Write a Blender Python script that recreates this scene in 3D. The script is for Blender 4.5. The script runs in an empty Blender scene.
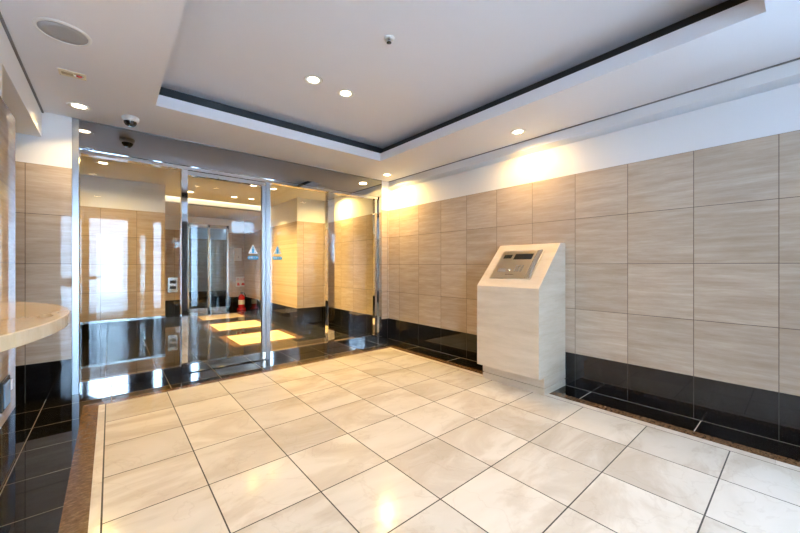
import bpy, bmesh, math, random
from mathutils import Vector, Matrix
random.seed(7)
scn = bpy.context.scene
COL = scn.collection

# ------------------------------------------------------------------ tunables
WORLD_STRENGTH = 23.0
WORLD_COL = (0.38, 0.64, 1.0)
LAMP_COL = (1.0, 0.70, 0.30)
LAMP_W = 6.0
LOBBY_W = 32.0
EXPOSURE = 0.2

# ------------------------------------------------------------------ key sizes (metres; X along the glass, Y into the room)
XR, XL = 3.194, -0.41          # right and left wall planes
YG = 4.09                      # glass plane
YB = -1.64                     # street side wall
ZC = 2.36                      # lower ceiling
ZU = 2.585                     # upper ceiling
ZT, ZS = 1.925, 0.305          # top of wall tiles, top of black skirting

# ------------------------------------------------------------------ mesh builder
class MB:
    def __init__(self):
        self.v = []; self.f = []; self.m = []; self.s = []
    def add(self, vs, fs, mi=0, smooth=False):
        o = len(self.v)
        self.v += [tuple(p) for p in vs]
        for f in fs:
            self.f.append([i + o for i in f]); self.m.append(mi); self.s.append(smooth)
        return self
    def box(self, x0, x1, y0, y1, z0, z1, mi=0):
        vs = [(x, y, z) for z in (z0, z1) for y in (y0, y1) for x in (x0, x1)]
        return self.add(vs, [(0, 2, 3, 1), (4, 5, 7, 6), (0, 1, 5, 4), (2, 6, 7, 3), (0, 4, 6, 2), (1, 3, 7, 5)], mi)
    def prism(self, pts, axis, a, b, mi=0, smooth=False):
        """polygon pts extruded along axis ('x','y','z') from a to b"""
        def mk(p, t):
            if axis == 'y': return (p[0], t, p[1])
            if axis == 'x': return (t, p[0], p[1])
            return (p[0], p[1], t)
        n = len(pts)
        vs = [mk(p, a) for p in pts] + [mk(p, b) for p in pts]
        self.add(vs, [list(range(n))[::-1], [i + n for i in range(n)]], mi)
        o = len(self.v) - 2 * n
        for i in range(n):
            j = (i + 1) % n
            self.f.append([o + i, o + j, o + j + n, o + i + n]); self.m.append(mi); self.s.append(smooth)
        return self
    def lathe(self, prof, seg=32, c=(0, 0, 0), mi=0, smooth=True):
        """prof: (r, z) list revolved about the z axis; closed caps when r == 0"""
        vs = []; fs = []
        n = len(prof)
        for k in range(seg):
            a = 2 * math.pi * k / seg
            for r, z in prof:
                vs.append((c[0] + r * math.cos(a), c[1] + r * math.sin(a), c[2] + z))
        for k in range(seg):
            q = (k + 1) % seg
            for i in range(n - 1):
                fs.append((k * n + i, q * n + i, q * n + i + 1, k * n + i + 1))
        return self.add(vs, fs, mi, smooth)
    def tube(self, pts, r, seg=10, mi=0):
        vs = []; fs = []
        P = [Vector(p) for p in pts]; n = len(P)
        for i, p in enumerate(P):
            t = (P[min(i + 1, n - 1)] - P[max(i - 1, 0)]).normalized()
            a = t.orthogonal().normalized() if abs(t.z) > .9 else t.cross(Vector((0, 0, 1))).normalized()
            b = t.cross(a)
            for k in range(seg):
                w = 2 * math.pi * k / seg
                vs.append(p + r * (math.cos(w) * a + math.sin(w) * b))
        for i in range(n - 1):
            for k in range(seg):
                q = (k + 1) % seg
                fs.append((i * seg + k, i * seg + q, (i + 1) * seg + q, (i + 1) * seg + k))
        fs.append(list(range(seg))[::-1]); fs.append([(n - 1) * seg + k for k in range(seg)])
        return self.add(vs, fs, mi, True)
    def build(self, name, mats, parent=None, bevel=0.0, weld=True):
        me = bpy.data.meshes.new(name)
        me.from_pydata(self.v, [], self.f)
        if not isinstance(mats, (list, tuple)): mats = [mats]
        for m in mats: me.materials.append(m)
        for p, mi, s in zip(me.polygons, self.m, self.s):
            p.material_index = mi; p.use_smooth = s
        bm = bmesh.new(); bm.from_mesh(me)
        if weld: bmesh.ops.remove_doubles(bm, verts=bm.verts, dist=1e-5)
        bmesh.ops.dissolve_degenerate(bm, edges=bm.edges, dist=1e-6)
        bmesh.ops.recalc_face_normals(bm, faces=bm.faces)
        bm.to_mesh(me); bm.free()
        o = bpy.data.objects.new(name, me); COL.objects.link(o)
        if parent: o.parent = parent
        if bevel:
            b = o.modifiers.new('bevel', 'BEVEL'); b.width = bevel; b.segments = 2; b.limit_method = 'ANGLE'
        return o

def struct(o):
    o['kind'] = 'structure'; return o
def thing(name, label, cat, loc=(0, 0, 0), group=None):
    o = bpy.data.objects.new(name, None); COL.objects.link(o)
    o.empty_display_size = .05; o.location = loc
    return tag(o, label, cat, group)
def tag(o, label, cat, group=None):
    o['label'] = label; o['category'] = cat
    if group: o['group'] = group
    return o
def text_mesh(name, s, size, mat, parent, M, extrude=.0008, font=None):
    cu = bpy.data.curves.new(name, 'FONT'); cu.body = s; cu.size = size
    cu.align_x = 'CENTER'; cu.align_y = 'CENTER'; cu.extrude = extrude
    t = bpy.data.objects.new(name + '_tmp', cu); COL.objects.link(t)
    dg = bpy.context.evaluated_depsgraph_get()
    me = bpy.data.meshes.new_from_object(t.evaluated_get(dg))
    bpy.data.objects.remove(t)
    me.materials.clear(); me.materials.append(mat); me.transform(M)
    o = bpy.data.objects.new(name, me); COL.objects.link(o)
    if parent: o.parent = parent
    return o

# ------------------------------------------------------------------ materials
def new_mat(name):
    m = bpy.data.materials.new(name); m.use_nodes = True
    nt = m.node_tree; b = nt.nodes['Principled BSDF']
    return m, nt, b
def plain(name, col, rough=.5, metal=0.0, noise=0.0, nscale=30.0, spec=.5):
    m, nt, b = new_mat(name)
    b.inputs['Roughness'].default_value = rough; b.inputs['Metallic'].default_value = metal
    b.inputs['Specular IOR Level'].default_value = spec
    N = nt.nodes.new
    tc = N('ShaderNodeTexCoord'); nz = N('ShaderNodeTexNoise'); nz.inputs['Scale'].default_value = nscale
    nz.inputs['Detail'].default_value = 3
    nt.links.new(tc.outputs['Object'], nz.inputs['Vector'])
    mx = N('ShaderNodeMix'); mx.data_type = 'RGBA'
    k = max(noise, .01)
    mx.inputs['A'].default_value = tuple(c * (1 - k) for c in col) + (1,)
    mx.inputs['B'].default_value = tuple(min(1, c * (1 + k)) for c in col) + (1,)
    nt.links.new(nz.outputs['Fac'], mx.inputs['Factor'])
    nt.links.new(mx.outputs['Result'], b.inputs['Base Color'])
    return m
def emit(name, col, s):
    m, nt, b = new_mat(name)
    b.inputs['Base Color'].default_value = (.9, .9, .85, 1)
    b.inputs['Emission Color'].default_value = col + (1,)
    b.inputs['Emission Strength'].default_value = s
    return m
def glass_mat(name, tint=(.96, .975, .96)):
    m = bpy.data.materials.new(name); m.use_nodes = True
    nt = m.node_tree; nt.nodes.clear(); N = nt.nodes.new; L = nt.links.new
    out = N('ShaderNodeOutputMaterial'); mix = N('ShaderNodeMixShader')
    tr = N('ShaderNodeBsdfTransparent'); tr.inputs['Color'].default_value = tint + (1,)
    gl = N('ShaderNodeBsdfGlossy'); gl.inputs['Roughness'].default_value = 0.0
    fr = N('ShaderNodeFresnel'); ge = N('ShaderNodeNewGeometry')
    a = N('ShaderNodeMath'); a.operation = 'MULTIPLY_ADD'      # ior seen from inside the pane is the inverse
    a.inputs[1].default_value = 1 / 1.44 - 1.44; a.inputs[2].default_value = 1.44
    L(ge.outputs['Backfacing'], a.inputs[0]); L(a.outputs[0], fr.inputs['IOR'])
    L(fr.outputs[0], mix.inputs[0]); L(tr.outputs[0], mix.inputs[1]); L(gl.outputs[0], mix.inputs[2])
    L(mix.outputs[0], out.inputs['Surface'])
    return m

def stone(name, cols, u='X', v='Z', pitch=None, off=(0, 0), joint=.004, jcol=(.085, .055, .038), rough=.12,
          streak=(2.6, 24.0), vary=.07, kind='streak', jrough=.6, spec=.5):
    """polished stone; with pitch it is cut into tiles by dark joints, each tile with its own figure"""
    m, nt, b = new_mat(name); N = nt.nodes.new; L = nt.links.new
    def math_(op, a, c=None, d=None):
        n = N('ShaderNodeMath'); n.operation = op
        for i, x in enumerate((a, c, d)):
            if x is None: continue
            if isinstance(x, (int, float)): n.inputs[i].default_value = x
            else: L(x, n.inputs[i])
        return n.outputs[0]
    geo = N('ShaderNodeNewGeometry'); sep = N('ShaderNodeSeparateXYZ'); L(geo.outputs['Position'], sep.inputs[0])
    U, V = sep.outputs[u], sep.outputs[v]
    others = [a for a in 'XYZ' if a not in (u, v)]
    W0 = math_('MULTIPLY', sep.outputs[others[0]], 1.5)
    rnd = None
    if pitch:
        fu = math_('DIVIDE', math_('SUBTRACT', U, off[0]), pitch[0]); fv = math_('DIVIDE', math_('SUBTRACT', V, off[1]), pitch[1])
        iu, iv = math_('FLOOR', fu), math_('FLOOR', fv)
        cb = N('ShaderNodeCombineXYZ'); L(iu, cb.inputs[0]); L(iv, cb.inputs[1]); cb.inputs[2].default_value = 3.3
        wn = N('ShaderNodeTexWhiteNoise'); wn.noise_dimensions = '3D'; L(cb.outputs[0], wn.inputs['Vector'])
        rnd = wn.outputs['Value']
        du = math_('MULTIPLY', math_('SUBTRACT', .5, math_('ABSOLUTE', math_('SUBTRACT', math_('FRACT', fu), .5))), pitch[0])
        dv = math_('MULTIPLY', math_('SUBTRACT', .5, math_('ABSOLUTE', math_('SUBTRACT', math_('FRACT', fv), .5))), pitch[1])
        jm = math_('LESS_THAN', math_('MINIMUM', du, dv), joint / 2)
        W = math_('MULTIPLY', rnd, 40.0)
    else:
        W = W0
    cv = N('ShaderNodeCombineXYZ'); L(math_('MULTIPLY', U, streak[0]), cv.inputs[0]); L(math_('MULTIPLY', V, streak[1]), cv.inputs[1]); L(W, cv.inputs[2])
    nz = N('ShaderNodeTexNoise'); nz.inputs['Scale'].default_value = 1.0; nz.inputs['Detail'].default_value = 7; nz.inputs['Roughness'].default_value = .74 if kind == 'streak' else .6
    nz.inputs['Distortion'].default_value = .12 if kind == 'streak' else .9
    L(cv.outputs[0], nz.inputs['Vector'])
    ramp = N('ShaderNodeValToRGB'); el = ramp.color_ramp.elements
    pos = [.30, .46, .56, .72][:len(cols)] if len(cols) == 4 else [.34 + .32 * i / (len(cols) - 1) for i in range(len(cols))]
    if kind == 'marble' and len(cols) == 4: pos = [.34, .455, .515, .66]
    while len(el) < len(cols): el.new(.5)
    for e, c, p in zip(el, cols, pos): e.position = p; e.color = c + (1,)
    L(nz.outputs['Fac'], ramp.inputs[0])
    colr = ramp.outputs[0]
    if kind == 'marble':                                     # fine brown veins across the slab
        cv2 = N('ShaderNodeCombineXYZ'); L(math_('MULTIPLY', U, 3.2), cv2.inputs[0]); L(math_('MULTIPLY', V, 3.2), cv2.inputs[1]); L(math_('ADD', W, 7.0), cv2.inputs[2])
        n2 = N('ShaderNodeTexNoise'); n2.inputs['Scale'].default_value = 1.0; n2.inputs['Detail'].default_value = 6; n2.inputs['Distortion'].default_value = .6
        L(cv2.outputs[0], n2.inputs['Vector'])
        vm = N('ShaderNodeMapRange'); vm.inputs['From Min'].default_value = 0.0; vm.inputs['From Max'].default_value = .012
        vm.inputs['To Min'].default_value = .13; vm.inputs['To Max'].default_value = 0.0
        L(math_('ABSOLUTE', math_('SUBTRACT', n2.outputs['Fac'], .5)), vm.inputs['Value'])
        mv = N('ShaderNodeMix'); mv.data_type = 'RGBA'; L(vm.outputs[0], mv.inputs['Factor']); L(colr, mv.inputs['A'])
        mv.inputs['B'].default_value = (.30, .22, .15, 1); colr = mv.outputs['Result']
    if kind == 'granite':                                    # small bright specks
        vo = N('ShaderNodeTexNoise'); vo.inputs['Scale'].default_value = 260; vo.inputs['Detail'].default_value = 2
        L(geo.outputs['Position'], vo.inputs['Vector'])
        sm = N('ShaderNodeMapRange'); sm.inputs['From Min'].default_value = .62; sm.inputs['From Max'].default_value = .75; sm.inputs['To Max'].default_value = .6
        L(vo.outputs['Fac'], sm.inputs['Value'])
        mv = N('ShaderNodeMix'); mv.data_type = 'RGBA'; L(sm.outputs[0], mv.inputs['Factor']); L(colr, mv.inputs['A'])
        mv.inputs['B'].default_value = (.05, .055, .06, 1); colr = mv.outputs['Result']
    if pitch:
        hsv = N('ShaderNodeHueSaturation'); L(math_('MULTIPLY_ADD', rnd, 2 * vary, 1 - vary), hsv.inputs['Value']); L(colr, hsv.inputs['Color'])
        mj = N('ShaderNodeMix'); mj.data_type = 'RGBA'; L(jm, mj.inputs['Factor']); L(hsv.outputs[0], mj.inputs['A']); mj.inputs['B'].default_value = jcol + (1,)
        colr = mj.outputs['Result']
        L(math_('MULTIPLY_ADD', jm, jrough - rough, rough), b.inputs['Roughness'])
    else:
        b.inputs['Roughness'].default_value = rough
    b.inputs['Specular IOR Level'].default_value = spec
    L(colr, b.inputs['Base Color'])
    return m

TRAV = [(.38, .29, .212), (.445, .35, .266), (.485, .39, .305), (.56, .465, .38)]
PT = (.41, .405)
tile_x = stone('travertine_tiles_side', TRAV, 'Y', 'Z', PT, (.097, ZS), rough=.07)
tile_y = stone('travertine_tiles_cross', TRAV, 'X', 'Z', PT, (-.522, ZS), rough=.03)
tile_xl = stone('travertine_tiles_left', TRAV, 'Y', 'Z', PT, (2.42, ZS), rough=.02)
trav_x = stone('travertine_slab', [(.56, .455, .34), (.62, .52, .40), (.66, .56, .44), (.71, .62, .51)], 'X', 'Z', rough=.25, streak=(1.3, 8))
trav_y = stone('travertine_panel', [(.56, .455, .34), (.62, .52, .40), (.66, .56, .44), (.71, .62, .51)], 'Y', 'Z', rough=.25, streak=(1.3, 8))
counter_m = stone('beige_stone_counter', [(.50, .37, .22), (.58, .44, .28), (.63, .49, .33), (.68, .55, .39)], 'Y', 'X', rough=.05, streak=(3, 10))
BLK = [(.004, .004, .0045), (.008, .008, .009)]
granite_x = stone('black_granite_side', BLK, 'Y', 'Z', (.41, .5), (.097, -.1), .003, (.05, .045, .035), .04, (9, 9), .1, 'granite')
granite_y = stone('black_granite_cross', BLK, 'X', 'Z', (.41, .5), (-.522, -.1), .003, (.05, .045, .035), .04, (9, 9), .1, 'granite')
granite_f = stone('black_granite_floor', BLK, 'X', 'Y', (.41, .395), (-.405, .21), .004, (.22, .18, .11), .03, (9, 9), .1, 'granite')
granite_r = stone('black_granite_right_strip', BLK, 'X', 'Y', (.9, .726), (2.5, .467), .005, (.42, .38, .30), .03, (9, 9), .1, 'granite')
granite_l = stone('black_granite_lobby_floor', BLK, 'X', 'Y', (.41, .41), (.37, 4.13), .003, (.08, .06, .035), .035, (9, 9), .1, 'granite')
MARB = [(.52, .46, .38), (.585, .53, .45), (.645, .60, .525), (.69, .645, .575)]
marble = stone('cream_marble_floor', MARB, 'X', 'Y', (.405, .412), (-.03, .28), .006, (.05, .045, .04), .14, (1.3, 2.6), .07, 'marble', .5, .20)
marble_s = stone('cream_marble_strip', [(.62, .55, .46), (.78, .73, .65)], 'X', 'Y', (3.0, .55), (-1, .1), .002, (.3, .27, .22), .12, (5, 5), .05, 'marble')
inlay = stone('cream_marble_inlay', [(.60, .50, .36), (.74, .64, .48)], 'X', 'Y', (.41, .41), (1.37, 5.0), .003, (.3, .22, .1), .10, (3, 3), .05, 'marble')
brown = stone('brown_marble_border', [(.07, .036, .016), (.115, .062, .03), (.16, .092, .046), (.26, .17, .095)], 'X', 'Y', None, rough=.12, streak=(30, 60), kind='streak')
grout = plain('pale_grout', (.13, .115, .09), .8)
darkjoint = plain('dark_floor_joint', (.035, .028, .022), .5)
white = plain('white_wall_paint', (.78, .79, .81), .6, noise=.015, nscale=4)
ceilw = plain('white_ceiling_paint', (.76, .77, .82), .7, noise=.015, nscale=4)
cove_m = plain('painted_cove_shade', (.022, .023, .025), .8)  # shade of the deep ceiling recess, put into the colour of its sides
shadowgap = plain('grey_shadow_gap', (.16, .16, .17), .6)
chrome = plain('polished_steel', (.60, .60, .605), .04, 1.0)
chrome_d = plain('brushed_steel', (.62, .61, .59), .22, 1.0, .06, 60)
satin = plain('satin_grey_steel', (.30, .30, .31), .3, 1.0, .04, 60)
mirror = plain('tinted_mirror_header', (.36, .355, .365), .02, 1.0)
black = plain('black_plastic', (.012, .012, .013), .25)
smoke = plain('smoked_dome', (.008, .008, .010), .05)
wplast = plain('white_plastic', (.72, .72, .70), .4)
cplast = plain('cream_plastic', (.72, .62, .42), .4)
grille = plain('grey_grille_mesh', (.36, .36, .37), .6, noise=.2, nscale=400)
redm = plain('red_enamel', (.42, .012, .016), .22)
redp = plain('red_print', (.55, .02, .02), .5)
paper = plain('off_white_board', (.72, .70, .64), .6)
blue = plain('blue_vinyl', (.04, .33, .62), .5)
whvin = plain('white_vinyl', (.78, .82, .85), .5)
goldsteel = plain('champagne_steel', (.56, .49, .39), .28, 1.0, .05, 80)
display = plain('dark_display', (.006, .006, .006), .10)
glass = glass_mat('clear_glass')
bronze = plain('dark_bronze_panel', (.05, .042, .036), .3, .3)
pave = plain('street_paving', (.68, .68, .68), .8, noise=.1, nscale=2)
facade = stone('street_facade', [(.72, .73, .74), (.82, .82, .82)], 'X', 'Z', (2.6, 2.9), (1.2, -.4), .06, (.40, .42, .45), .6, (1, 1), .16)
facade_s = stone('street_facade_side', [(.62, .63, .64), (.70, .70, .70)], 'Y', 'Z', (1.3, 1.5), (.2, -.4), .22, (.16, .18, .21), .6, (1, 1), .16)
lamp_m = emit('warm_lamp_lens', (1.0, .82, .55), 14.0)
strip_m = emit('warm_cove_strip', (1.0, .80, .48), 4.0)
led_red = plain('red_lens', (.50, .03, .02), .2)

# ------------------------------------------------------------------ setting: floors
def flat(name, mats, rects, zb=-.04):
    m = MB()
    for r in rects:
        x0, x1, y0, y1, z = r[:5]; mi = r[5] if len(r) > 5 else 0
        m.box(x0, x1, y0, y1, zb, z, mi)
    return struct(m.build(name, mats, weld=False))
FX0, FX1, FY1 = -.03, 2.805, 3.588
flat('floor', [marble], [(FX0, FX1, -.544, FY1, 0)])
flat('floor_border_cream', [marble_s, darkjoint], [(-.072, -.034, -.544, FY1, 0), (-.034, FX0, -.544, FY1, -.0004, 1), (FX1 + .004, 2.868, -.544, FY1, 0), (FX1, FX1 + .004, -.544, FY1, -.0004, 1)])
flat('floor_border_brown', [brown], [(-.165, -.072, -.62, 3.66, 0), (2.868, 2.955, -.62, 3.66, 0), (-.072, 2.868, FY1, 3.66, 0), (-.072, 2.868, -.62, -.544, 0)])
flat('floor_black_granite', [granite_f, granite_r], [(-2.0, -.165, YB, 4.08, 0), (-.165, 2.955, 3.66, 4.08, 0), (2.955, XR, YB, 4.08, 0, 1), (-.165, 2.955, YB, -.62, 0)])
INL = [(1.37, 2.17, 5.02, 5.78), (1.40, 2.22, 6.38, 7.15), (1.42, 2.22, 7.80, 8.50)]
bw = .10
lob = MB(); brn = MB(); cre = MB()
lob.box(-2.0, XR + .1, 4.08, 12.2, -.05, -.001)
for (a, b_, c, d_) in INL:
    brn.box(a - bw, b_ + bw, c - bw, d_ + bw, -.02, 0.0); cre.box(a, b_, c, d_, -.01, .001)
struct(lob.build('floor_lobby', [granite_l]))
struct(brn.build('floor_lobby_border', [brown], weld=False)); struct(cre.build('floor_lobby_inlay', [inlay], weld=False))
flat('ground_street', [pave], [(-14, 18, -24, YB - .15, -.03), (XR + .15, 18, YB - .15, 10, -.03)], -.2)

# ------------------------------------------------------------------ setting: walls
def wall_box(m, x0, x1, y0, y1, skirt=True, ztop=ZC, black=2, z0=0.0):
    if skirt and z0 == 0.0: m.box(x0, x1, y0, y1, 0, ZS, 2)
    zz = ZS if z0 == 0.0 else z0
    m.box(x0, x1, y0, y1, zz, ZT, 0)
    m.box(x0, x1, y0, y1, ZT, ztop, 1)
mx = [tile_x, white, granite_x]; my = [tile_y, white, granite_y]; mxl = [tile_xl, white, granite_x]
# right wall with an unseen opening, added behind the camera for more daylight
m = MB()
for a, b_ in ((-.72, 4.03), (YB, -1.50)):
    wall_box(m, XR, XR + .15, a, b_, ztop=2.212); m.prism([(XR, ZC), (XR, 2.268), (XR + .07, 2.212), (XR + .15, 2.212), (XR + .15, ZC)], 'y', a, b_, 1)
wall_box(m, XR, XR + .15, 4.03, 6.05)
m.box(XR, XR + .15, -1.50, -.72, 2.22, ZC, 1)
struct(m.build('wall_right', mx, weld=False))
# far wall strips either side of the glass
m = MB(); m.box(3.062, XR - .002, 4.03, 4.16, 0, ZS, 2); m.box(3.062, XR - .002, 4.03, 4.16, ZS, ZT, 0); m.box(3.062, XR - .002, 4.03, 4.16, ZT, ZC - .002, 1)
struct(m.build('wall_far_right', my, weld=False))
m = MB(); wall_box(m, -2.0, -.252, 4.02, 4.16)
struct(m.build('wall_far_left', my, weld=False))
# left wall (tiled pier ends at the recess)
m = MB()
m.box(XL - .25, XL, YB, 2.87, 0, ZS, 2); m.box(XL - .25, XL, YB, 2.87, ZS, ZT, 0)
m.box(XL - .25, XL - .02, YB, 2.69, ZT, ZC, 1)
m.box(XL - .25, XL - .02, 2.69, 4.02, 2.15, ZC, 1)
m.box(-2.0, XL - .25, 2.0, 4.02, 2.15, 2.25, 1)
m.box(-2.1, -2.0, 2.0, 4.02, 0, ZC, 0)
m.box(-2.0, XL - .25, 1.9, 2.0, 0, ZC, 0)
struct(m.build('wall_left', mxl, weld=False))
# rear wall with the street doors
m = MB()
OP = [(-.38, .32), (.74, .94), (1.50, 1.70)]
xs = [XL - .25] + [x for o in OP for x in o] + [XR + .15]
for i in range(0, len(xs) - 2, 2): m.box(xs[i], xs[i + 1], YB - .15, YB, 0, 2.18, 3); m.box(xs[i], xs[i + 1], YB - .15, YB, 2.18, ZC, 1)
wall_box(m, 1.70, XR + .15, YB - .15, YB, ztop=1.99)
m.box(1.70, 2.45, YB - .15, YB, 1.99, ZC, 1); m.box(3.05, XR + .15, YB - .15, YB, 1.99, ZC, 1); m.box(2.45, 3.05, YB - .15, YB, 2.30, ZC, 1)
for a, b_ in OP: m.box(a, b_, YB - .15, YB, 2.18, ZC, 1)
struct(m.build('wall_rear', my + [bronze], weld=False))
m = MB()
for a, b_ in OP:
    m.box(a, a + .03, YB - .10, YB - .05, 0, 2.18); m.box(b_ - .03, b_, YB - .10, YB - .05, 0, 2.18); m.box(a + .03, b_ - .03, YB - .10, YB - .05, 2.12, 2.18); m.box(a + .03, b_ - .03, YB - .10, YB - .05, 0, .08)
struct(m.build('window_1', [chrome_d], weld=False))

m = MB(); m.box(-16, 9, -13, -12, -.03, 7.0); struct(m.build('facade_street', [facade]))
m = MB(); m.box(9, 10, -12, 8, -.03, 9.0); struct(m.build('facade_side', [facade_s]))  # unseen block, height and distance set to hold back sky light
m = MB(); m.box(-2.1, XR + .15, YB - .15, 13.2, 2.75, 3.2); struct(m.build('roof', [ceilw]))
# lobby walls
m = MB(); wall_box(m, -2.0, .65, 6.45, 6.60)
struct(m.build('wall_lobby_left', my, weld=False))
m = MB(); m.box(-2.0, -1.9, 4.16, 6.45, 0, ZC, 0); struct(m.build('wall_lobby_side', [tile_x]))
m = MB(); wall_box(m, 2.63, XR + .15, 6.05, 6.20)
wall_box(m, 2.63, 2.78, 6.20, 9.35)
struct(m.build('wall_lobby_right', [tile_y, white, granite_y], weld=False))
DX0, DX1 = 1.36, 2.27
m = MB(); wall_box(m, .50, DX0, 9.35, 9.50); wall_box(m, DX1, 2.78, 9.35, 9.50); m.box(DX0, DX1, 9.35, 9.50, 2.10, ZC, 1)
wall_box(m, .50, .65, 6.60, 9.35)
struct(m.build('wall_lobby_back', my, weld=False))
m = MB(); wall_box(m, .9, 2.9, 12.0, 12.1); m.box(.8, .9, 9.5, 12.1, 0, ZC, 0); m.box(2.9, 3.0, 9.5, 12.1, 0, ZC, 0)
struct(m.build('wall_corridor_end', my, weld=False))

# ------------------------------------------------------------------ setting: ceilings
TX0, TX1, TY0, TY1 = .27, 2.48, .118, 3.29
LIP = 2.452; cw = .155
m = MB()
for a in ((XL - .02, TX0, YB, 4.02), (TX1, XR, YB, 4.02), (TX0, TX1, YB, TY0), (TX0, TX1, TY1, 4.02)):
    m.box(a[0], a[1], a[2], a[3], ZC, ZC + .02)
t = .025
m.box(TX0 - t, TX0, TY0 - t, TY1 + t, ZC + .02, LIP); m.box(TX1, TX1 + t, TY0 - t, TY1 + t, ZC + .02, LIP)
m.box(TX0, TX1, TY0 - t, TY0, ZC + .02, LIP); m.box(TX0, TX1, TY1, TY1 + t, ZC + .02, LIP)
struct(m.build('ceiling', [ceilw], weld=False))
m = MB(); m.box(TX0 - cw, TX1 + cw, TY0 - cw, TY1 + cw, ZU, ZU + .03)
struct(m.build('ceiling_tray', [ceilw]))
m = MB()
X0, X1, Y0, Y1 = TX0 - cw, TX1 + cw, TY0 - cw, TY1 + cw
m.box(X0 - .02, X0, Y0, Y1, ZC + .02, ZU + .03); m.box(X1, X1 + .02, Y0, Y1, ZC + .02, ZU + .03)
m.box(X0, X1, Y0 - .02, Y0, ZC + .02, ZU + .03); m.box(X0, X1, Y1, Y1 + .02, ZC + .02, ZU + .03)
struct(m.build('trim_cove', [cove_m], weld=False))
# right hand coving under the ceiling, shadow gap along the left
m = MB(); m.box(XR - .004, XR, YB, 4.03, 0, .003); struct(m.build('trim_right', [grout]))
m = MB(); m.box(XL - .02, XL - .008, YB, 4.02, ZC - .012, ZC); struct(m.build('trim_left', [shadowgap]))
m = MB(); m.box(XR - .012, XR - .001, YB, 4.02, ZC - .008, ZC); m.box(-.252, 3.062, 4.026, 4.030, ZC - .010, ZC); struct(m.build('trim_ceiling', [shadowgap], weld=False))
m = MB(); m.box(-1.9, .655, 6.436, 6.45, .285, .318); struct(m.build('baseboard_lobby', [chrome_d]))
# lobby ceiling with a dropped part lit by a cove strip
m = MB(); m.box(-2.1, XR + .15, 4.02, 7.40, ZC, ZC + .02); m.box(.5, 2.78, 7.55, 12.1, 2.26, 2.28); m.box(.5, 2.78, 7.55, 7.57, 2.26, ZC + .14); m.box(.5, 2.78, 7.40, 7.55, ZC + .12, ZC + .14); m.box(.5, 2.78, 7.38, 7.40, ZC, ZC + .14)
struct(m.build('ceiling_lobby', [ceilw], weld=False))
m = MB(); m.box(.70, 2.58, 7.43, 7.52, ZC + .02, ZC + .045)
tag(m.build('cove_light', [strip_m]), 'long warm cove light strip along the lobby ceiling step behind the glass', 'light')

# ------------------------------------------------------------------ setting: glass partition
PX = [(-.252, -.208), (.545, .60), (1.34, 1.435), (2.19, 2.29), (2.96, 3.062)]
ZH = 2.09
m = MB(); m.box(-.252, 3.062, 4.03, 4.15, ZH + .02, ZC - .001); struct(m.build('trim_header', [mirror]))
m = MB(); m.box(-.208, 3.0, 4.045, 4.135, ZH - .015, ZH + .02); struct(m.build('trim_header_rail', [chrome]))
m = MB(); m.box(-.252, -.208, 4.015, 4.155, 0, ZC - .001); struct(m.build('trim_1', [satin], bevel=.002))
m = MB(); m.box(.545, .60, 4.05, 4.13, 0, ZH - .015); struct(m.build('trim_2', [chrome], bevel=.002))
m = MB(); m.box(1.385, 1.435, 4.05, 4.13, 0, ZH - .015); struct(m.build('trim_3', [satin], bevel=.002))
m = MB(); m.box(2.19, 2.235, 4.05, 4.13, 0, ZH - .015); m.box(2.235, 2.29, 4.062, 4.118, 0, ZH - .015); struct(m.build('trim_4', [chrome], bevel=.002))
m = MB(); m.box(2.96, 3.015, 4.062, 4.118, 0, ZH - .015); m.box(3.015, 3.062, 4.035, 4.15, 0, ZH + .02); struct(m.build('trim_5', [chrome], bevel=.002))
def pane(name, x0, x1, y=YG):
    r = MB(); r.box(x0, x1, y - .03, y + .03, 0, .085)
    root = struct(r.build(name, [chrome], bevel=.002))
    g = MB(); g.box(x0, x1, y - .005, y + .005, .085, ZH - .012); g.build('glass_pane', [glass], root)
    return root
pane('window_2', -.208, .545)
pane('window_3', 1.435, 2.19)
pane('window_4', 2.29, 2.96)
d = MB(); d.box(.60, 1.385, 4.062, 4.118, .008, .092)
door = struct(d.build('door_1', [chrome], bevel=.002))
g = MB(); g.box(.60, 1.345, YG - .005, YG + .005, .092, 2.03); g.build('glass_pane', [glass], door)
g = MB(); g.box(1.345, 1.385, 4.065, 4.115, .092, 2.03); g.build('door_stile', [satin], door)
g = MB(); g.box(.60, 1.385, 4.062, 4.118, 2.03, ZH - .02); g.build('top_rail', [chrome], door)
# lobby inner glass door at the back
m = MB(); y = 9.38
for a in ((DX0, DX0 + .05), (1.80, 1.85), (DX1 - .05, DX1)): m.box(a[0], a[1], y - .03, y + .03, 0, 2.10)
m.box(DX0, DX1, y - .03, y + .03, 0, .07); m.box(DX0, DX1, y - .03, y + .03, 2.03, 2.10)
d2 = struct(m.build('door_2', [chrome_d], weld=False))
g = MB(); g.box(DX0 + .05, 1.80, y - .004, y + .004, .07, 2.03); g.box(1.85, DX1 - .05, y - .004, y + .004, .07, 2.03); g.build('glass_pane', [glass], d2)

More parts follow.
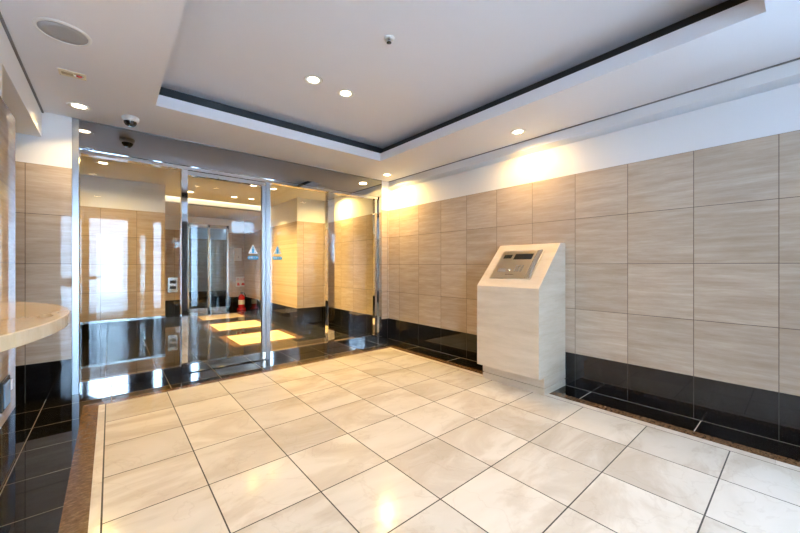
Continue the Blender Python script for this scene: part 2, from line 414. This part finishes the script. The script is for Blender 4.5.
# ------------------------------------------------------------------ downlights
LG = 'recessed round downlights in the ceilings'
def light_data(w, r, col=LAMP_COL, spread=125):
    l = bpy.data.lights.new('downlight', 'AREA'); l.shape = 'DISK'; l.size = 2 * r; l.energy = w; l.color = col
    l.spread = math.radians(spread)
    return l
rim_mb = MB(); rim_mb.lathe([(.056, .004), (.058, -.004), (.068, -.005), (.074, 0.0), (.070, .006)], 36)
lens_mb = MB(); lens_mb.lathe([(0, -.0015), (.034, -.0015), (.057, .002)], 36)
LD_ROOM = light_data(LAMP_W, .05); LD_TRAY = light_data(4.2, .05, (1.0, .66, .24)); LD_FAR = light_data(26.0, .05, (1.0, .66, .22), 160); LD_NEAR = light_data(10.0, .05, (1.0, .64, .22), 160); LD_LOB = light_data(LOBBY_W, .05, (1.0, .66, .22), 122)
proto = None
def downlight(x, y, z, label, data=LD_ROOM):
    global proto
    if proto is None:
        root = thing('downlight', label, 'ceiling light', (x, y, z), LG)
        rim_mb.build('trim_ring', [wplast], root); lens_mb.build('lamp_lens', [lamp_m], root)
        proto = root
    else:
        root = proto.copy(); COL.objects.link(root); root.location = (x, y, z); root['label'] = label
        for ch in [c for c in proto.children if c.type == 'MESH']:
            c = ch.copy(); COL.objects.link(c); c.parent = root
    lo = bpy.data.objects.new('downlight_glow', data); COL.objects.link(lo); lo.parent = root; lo.location = (0, 0, -.012)
    return root
downlight(1.237, 2.53, ZU, 'left lamp of the pair of downlights in the raised ceiling', LD_TRAY)
downlight(1.548, 2.55, ZU, 'right lamp of the pair of downlights in the raised ceiling', LD_TRAY)
downlight(1.237, .85, ZU, 'left downlight of the raised ceiling pair nearer the street, seen mirrored in the glass', LD_TRAY)
downlight(1.548, .87, ZU, 'right downlight of the raised ceiling pair nearer the street, seen mirrored in the glass', LD_TRAY)
downlight(-.19, 3.70, ZC, 'round downlight in low ceiling at left, beside the dome camera')
downlight(-.19, 1.84, ZC, 'downlight in low left ceiling behind the round speaker, seen mirrored in left glass')
downlight(-.19, -.10, ZC, 'downlight in low left ceiling nearest the street doors')
downlight(2.93, 1.735, ZC, 'downlight in low ceiling above the right wall, near the stone console', LD_NEAR)
downlight(2.93, 3.735, ZC, 'downlight in low ceiling in the far right corner beside the mirrored header', LD_FAR)
downlight(1.716, 5.60, ZC, 'left lamp of the nearer pair of downlights in lobby ceiling', LD_LOB)
downlight(2.044, 5.63, ZC, 'right lamp of the nearer pair of downlights in lobby ceiling', LD_LOB)
downlight(1.73, 6.755, ZC, 'left lamp of the farther pair of downlights in lobby ceiling', LD_LOB)
downlight(2.03, 6.745, ZC, 'right lamp of the farther pair of downlights in lobby ceiling', LD_LOB)
downlight(1.04, 6.78, ZC, 'lone lobby downlight just right of the first steel post', LD_LOB)
downlight(-.072, 5.557, ZC, 'lobby downlight behind the left glass pane above the tiled wall', LD_FAR)
downlight(2.93, 5.30, ZC, 'lobby downlight close to right wall behind the last glass pane', LD_FAR)

# ------------------------------------------------------------------ ceiling fittings
s = thing('ceiling_speaker', 'large round ceiling speaker with grey grille and white rim at upper left', 'speaker', (-.195, 2.585, ZC))
m = MB(); m.lathe([(.099, .002), (.101, -.007), (.111, -.007), (.116, 0)], 48); m.build('rim', [wplast], s)
m = MB(); m.lathe([(0, -.006), (.06, -.0055), (.0995, -.003), (.0995, .001)], 48); m.build('grille', [grille], s)

s = thing('ceiling_alarm_plate', 'cream rectangular plate with slot and red lamp on the ceiling below the speaker', 'alarm', (-.192, 3.11, ZC))
s.rotation_euler = (0, 0, 0)
m = MB(); m.box(-.066, .066, -.045, .045, -.004, .008); m.build('plate', [cplast], s, bevel=.001)
m = MB(); m.box(-.052, .004, -.018, .018, -.0055, -.004)
m.build('slot_label', [plain('tan_slot', (.36, .27, .14), .5)], s)
m = MB(); m.lathe([(0, -.012), (.012, -.009), (.016, -.004)], 20, (.032, .0, 0)); m.build('red_lamp', [led_red], s)
m = MB(); m.lathe([(.016, -.0045), (.020, -.0055), (.023, -.004)], 20, (.032, .0, 0)); m.build('lamp_ring', [chrome_d], s)
for sx in (-.060, .060):
    m = MB(); m.lathe([(0, -.0055), (.003, -.005), (.0035, -.004)], 12, (sx, .038, 0)); m.build('screw', [black], s)

s = thing('ceiling_dome_camera', 'white dome security camera with smoked glass on the ceiling beside the mirrored header', 'camera', (.127, 3.70, ZC))
m = MB(); m.lathe([(0, .008), (.060, .008), (.062, -.006), (.058, -.024), (.052, -.036), (.044, -.038)], 40); m.build('housing', [wplast], s)
m = MB(); m.lathe([(.046, -.036), (.044, -.050), (.034, -.066), (.018, -.075), (0, -.078)], 40); m.build('dome', [smoke], s)
m = MB(); m.lathe([(0, -.0795), (.012, -.079), (.016, -.074)], 20, (.012, -.006, .001)); m.build('lens', [display], s)

s = thing('sprinkler_head', 'small white sprinkler head with dark centre on the raised ceiling', 'sprinkler', (1.387, 1.748, ZU))
m = MB(); m.lathe([(0, 0), (.036, 0), (.034, -.006), (.020, -.010), (.014, -.010)], 28); m.build('cover_plate', [wplast], s)
m = MB(); m.tube([(0, 0, -.008), (0, 0, -.026)], .008, 12); m.build('nozzle', [chrome_d], s)
m = MB(); m.lathe([(0, -.026), (.015, -.027), (.016, -.030), (0, -.031)], 16); m.build('deflector', [black], s)

# ------------------------------------------------------------------ intercom console
KY0, KY1 = 1.41, 2.035
k = thing('intercom_console', 'tall beige stone intercom console with sloped top standing against the right wall', 'console', (2.94, (KY0 + KY1) / 2, 0))
def rel(o): o.location = (-2.94, -(KY0 + KY1) / 2, 0); return o
m = MB(); m.prism([(2.70, .152), (2.70, .908), (3.09, 1.305), (3.188, 1.305), (3.188, .152)], 'y', KY0, KY1)
body = m.build('body', [trav_y, trav_x], k, bevel=.0025)
for p in body.data.polygons:
    if abs(p.normal.y) > .9: p.material_index = 1
rel(body)
m = MB(); m.box(2.792, 3.188, KY0, KY1, .066, .152); m.box(2.792, 3.188, KY0, KY1, .0, .056); m.box(2.812, 3.188, KY0 + .012, KY1 - .012, 0, .068)
pl = rel(m.build('plinth', [trav_y, trav_x], k, weld=False)); 
for p in pl.data.polygons:
    if abs(p.normal.y) > .9: p.material_index = 1
# control panel on the slope: local a = along the wall (towards the camera's right = -Y), b = up the slope
ul = Vector((.39, 0, .397)).normalized(); al = Vector((0, -1, 0)); nl = al.cross(ul)
if nl.z < 0: nl = -nl
def slope(a0, b0, off=0.0):
    M = Matrix.Identity(4)
    M.col[0] = (al.x, al.y, al.z, 0); M.col[1] = (ul.x, ul.y, ul.z, 0); M.col[2] = (nl.x, nl.y, nl.z, 0)
    o = Vector((2.70, 0, .908)) + al * a0 + ul * b0 + nl * off
    M.col[3] = (o.x, o.y, o.z, 1)
    return M
def on_slope(mb, name, mat, parent=k, bevel=0.0):
    o = mb.build(name, [mat], parent, bevel); return o
PM = slope(-1.94, .10) ; PW, PH = .413, .362
pivot = Matrix.Translation((-2.94, -(KY0 + KY1) / 2, 0))
def fit(mb):
    M = pivot @ PM
    mb.v = [tuple(M @ Vector(p)) for p in mb.v]; return mb
m = MB(); m.box(0, PW, 0, PH, -.001, .008); panel = fit(m).build('control_panel', [goldsteel], k, bevel=.0015)
panel['label'] = 'brushed champagne steel control panel'
m = MB(); m.box(.036, .120, .258, .306, .008, .010); fit(m).build('small_display', [display], panel)
m = MB(); m.box(.150, .334, .243, .315, .008, .010); fit(m).build('name_display', [display], panel)
m = MB(); m.prism([(PW - .058, .008), (PW - .006, .008), (PW - .012, .020), (PW - .050, .012)], 'y', .004, PH - .004); fit(m).build('bright_side_strip', [chrome_d], panel)
m = MB(); m.lathe([(.0, .016), (.010, .015), (.015, .011), (.018, .008)], 24, (.168, .107, 0)); fit(m).build('key_cylinder', [chrome], panel)
for r in range(4):
    for c in range(3):
        m = MB(); m.box(.218 + c * .030, .236 + c * .030, .086 + r * .022, .100 + r * .022, .008, .0105)
        fit(m).build('key_button', [chrome_d], panel)
m = MB(); m.box(.050, .140, .080, .125, .008, .0088); fit(m).build('card_reader', [chrome_d], panel)
m = MB()
for q in range(8): m.box(.150 + q * .011, .156 + q * .011, .045, .052, .008, .0086)
fit(m).build('speaker_slots', [black], panel)

# ------------------------------------------------------------------ reception counter (left) and the fitting below it
c = thing('reception_counter', 'rounded beige stone counter top projecting from the left wall', 'counter', (XL, 1.5, .915))
pts = []
R, cxx = 1.062, -1.162
h_ = math.asin(.75 / R)
for i in range(41):
    a = -h_ + 2 * h_ * i / 40
    pts.append((cxx + R * math.cos(a) - XL, R * math.sin(a)))
pts = [(p[0] if 0 < i < 40 else -.003, p[1]) for i, p in enumerate(pts)]
m = MB(); m.prism(pts, 'z', 0, .036, smooth=False); m.build('counter_top', [counter_m], c, bevel=.003)
for yy in (-.42, .42):
    m = MB(); m.prism([(-.003, -.11), (-.003, 0), (.16, 0), (.16, -.012)], 'y', yy - .012, yy + .012); m.build('bracket', [chrome_d], c)
s = thing('wall_outlet_box', 'blue-grey outlet box with dark rounded frame on the left wall below the counter', 'outlet', (XL, 2.585, .46))
m = MB(); m.box(.0005, .012, -.085, .080, -.075, .075); m.build('frame', [black], s, bevel=.005)
m = MB(); m.box(.012, .018, -.070, .045, -.060, .058); m.build('cover', [plain('blue_grey_cover', (.20, .33, .50), .25)], s, bevel=.002)
m = MB(); m.box(.012, .020, .050, .072, .0, .05); m.build('latch', [wplast], s)

# ------------------------------------------------------------------ stickers on the glass
def sticker(name, label, xc, inner=False):
    y = YG - .0058
    s = thing(name, label, 'sticker', (xc, y, 1.17), 'automatic door stickers')
    m = MB(); m.prism([(-.052, .068), (.052, .068), (.050, .074), (.004, .168), (-.004, .168), (-.050, .074)], 'y', -.0008, 0); m.build('triangle_sign', [whvin], s)
    m = MB()
    m.prism([(-.013, .072), (.013, .072), (.013, .128), (-.013, .128)], 'y', -.0014, -.0008)
    m.prism([(.009 * math.cos(2 * math.pi * q / 16), .141 + .009 * math.sin(2 * math.pi * q / 16)) for q in range(16)], 'y', -.0014, -.0008)
    m.prism([(-.034, .076), (-.018, .076), (-.018, .086), (-.027, .086)], 'y', -.0014, -.0008)
    m.prism([(.034, .076), (.027, .086), (.018, .086), (.018, .076)], 'y', -.0014, -.0008)
    m.build('person_symbol', [blue], s)
    m = MB(); P = []
    for q in range(9): w = -math.pi / 2 + math.pi * q / 8; P.append((.040 + .020 * math.cos(w), .020 + .020 * math.sin(w)))
    for q in range(9): w = math.pi / 2 + math.pi * q / 8; P.append((-.040 + .020 * math.cos(w), .020 + .020 * math.sin(w)))
    m.prism(P, 'y', -.0008, 0); cap = m.build('caption_strip', [blue], s)
    M = Matrix.Translation((0, -.0012, .020)) @ Matrix.Rotation(math.pi / 2, 4, 'X')
    text_mesh('caption', '自動ドア', .026, whvin, cap, M, .0003)
    return s
sticker('door_sticker', 'blue and white triangular automatic door sticker on the sliding glass door', 1.247)
sticker('door_sticker', 'blue triangular automatic door sticker on the fixed glass right of the middle post', 1.53)
# ------------------------------------------------------------------ lobby things
e = thing('fire_extinguisher', 'red fire extinguisher standing on lobby floor by the back wall', 'fire extinguisher', (2.48, 9.02, 0))
m = MB(); m.lathe([(0, .030), (.066, .030), (.070, .040), (.070, .30), (.062, .345), (.035, .375), (.022, .385), (.022, .40), (0, .40)], 28); m.build('cylinder', [redm], e)
m = MB(); m.lathe([(0, 0), (.100, 0), (.104, .012), (.098, .050), (.078, .055), (.074, .03), (0, .03)], 28); m.build('base_stand', [redm], e)
m = MB(); m.box(-.012, .012, -.07, .03, .40, .415); m.box(-.010, .010, -.09, .02, .432, .444); m.box(-.012, .012, .0, .03, .40, .44); m.build('handle', [black], e, bevel=.002)
m = MB(); m.tube([(.02, 0, .41), (.055, -.01, .42), (.085, -.02, .36), (.088, -.02, .22), (.080, -.02, .12)], .010, 10); m.tube([(.080, -.02, .13), (.079, -.02, .07)], .014, 10); m.build('hose', [black], e)
m = MB(); m.lathe([(.0708, .14), (.0708, .25)], 28); m.build('label_band', [paper], e)
sg = thing('extinguisher_sign', 'white sign with red lettering on a post above the fire extinguisher', 'sign', (2.55, 9.31, 0))
m = MB(); m.tube([(0, .012, .012), (0, .012, .60)], .010, 12); m.build('post', [chrome_d], sg)
m = MB(); m.lathe([(0, 0), (.026, 0), (.024, .008), (.012, .014)], 24, (0, .012, 0)); m.build('foot', [chrome_d], sg)
m = MB(); m.box(-.125, .125, -.004, .002, .565, .815); bd = m.build('board', [paper], sg, bevel=.002)
M = Matrix.Translation((0, -.0048, .745)) @ Matrix.Rotation(math.pi / 2, 4, 'X')
text_mesh('lettering', '消火器', .085, redp, bd, M, .0005)
m = MB(); m.prism([(-.10, .59), (-.03, .59), (-.05, .66), (-.09, .67)], 'y', -.0048, -.004); m.prism([(.0, .60), (.09, .59), (.10, .64), (.02, .66)], 'y', -.0048, -.004); m.build('symbol', [redp], bd)
n = thing('notice_board', 'pale rectangular plate on the lobby back wall above the extinguisher sign', 'notice', (2.485, 9.349, 1.22))
m = MB(); m.box(-.085, .085, -.010, 0, 0, .33); m.build('plate', [paper], n, bevel=.002)
m = MB(); m.lathe([(0, .012), (.012, .012), (.014, .009)], 16); m.v = [(p[0] + .01, -p[2], p[1] + .10) for p in m.v]; m.build('knob', [chrome_d], n)
w = thing('delivery_lock_unit', 'grey metal wall unit with two dark slots on lobby back wall', 'wall unit', (1.085, 9.349, .49))
m = MB(); m.box(-.095, .095, -.03, 0, 0, .34); m.build('case', [chrome_d], w, bevel=.003)
for zz in (.07, .20):
    m = MB(); m.box(-.06, .06, -.033, -.03, zz, zz + .07); m.build('slot', [black], w)

# ------------------------------------------------------------------ daylight
W = bpy.data.worlds.new('daylight'); scn.world = W; W.use_nodes = True
bg = W.node_tree.nodes['Background']; bg.inputs['Color'].default_value = WORLD_COL + (1,); bg.inputs['Strength'].default_value = WORLD_STRENGTH
sl = bpy.data.lights.new('sun', 'SUN'); sl.energy = 125; sl.color = (.52, .75, 1.0); sl.angle = math.radians(.6)
so = bpy.data.objects.new('sun', sl); COL.objects.link(so); so.rotation_euler = Vector((-.12, -.74, -.66)).to_track_quat('-Z', 'Y').to_euler()
def portal(loc, rot, sx, sy):
    l = bpy.data.lights.new('sky_portal', 'AREA'); l.shape = 'RECTANGLE'; l.size = sx; l.size_y = sy; l.cycles.is_portal = True
    o = bpy.data.objects.new('sky_portal', l); COL.objects.link(o); o.location = loc; o.rotation_euler = rot
for a, b_ in OP: portal(((a + b_) / 2, YB - .02, 1.09), (math.radians(90), 0, 0), b_ - a, 2.18)
portal((XR + .02, -1.11, 1.11), (math.radians(90), 0, math.radians(90)), .78, 2.22)
portal((2.75, YB - .02, 2.145), (math.radians(90), 0, 0), .60, .31)

# ------------------------------------------------------------------ camera
cam = bpy.data.cameras.new('camera'); co = bpy.data.objects.new('camera', cam); COL.objects.link(co)
cam.sensor_width = 36; cam.lens = 341.4 / 800 * 36; cam.shift_y = -.9 / 800; cam.clip_start = .02
co.location = (0, 0, 1.1); co.rotation_euler = (math.radians(90), 0, -math.atan(289.3 / 341.4))
scn.camera = co
vs = scn.view_settings
scn.display_settings.display_device = 'sRGB'
vs.view_transform = 'Standard'; vs.look = 'None'; vs.gamma = 1; vs.use_curve_mapping = False; vs.exposure = EXPOSURE
scn.cycles.max_bounces = 14; scn.cycles.diffuse_bounces = 6; scn.cycles.glossy_bounces = 6; scn.cycles.transparent_max_bounces = 16
scn.cycles.caustics_reflective = False; scn.cycles.caustics_refractive = False
scn.cycles.sample_clamp_indirect = 8.0
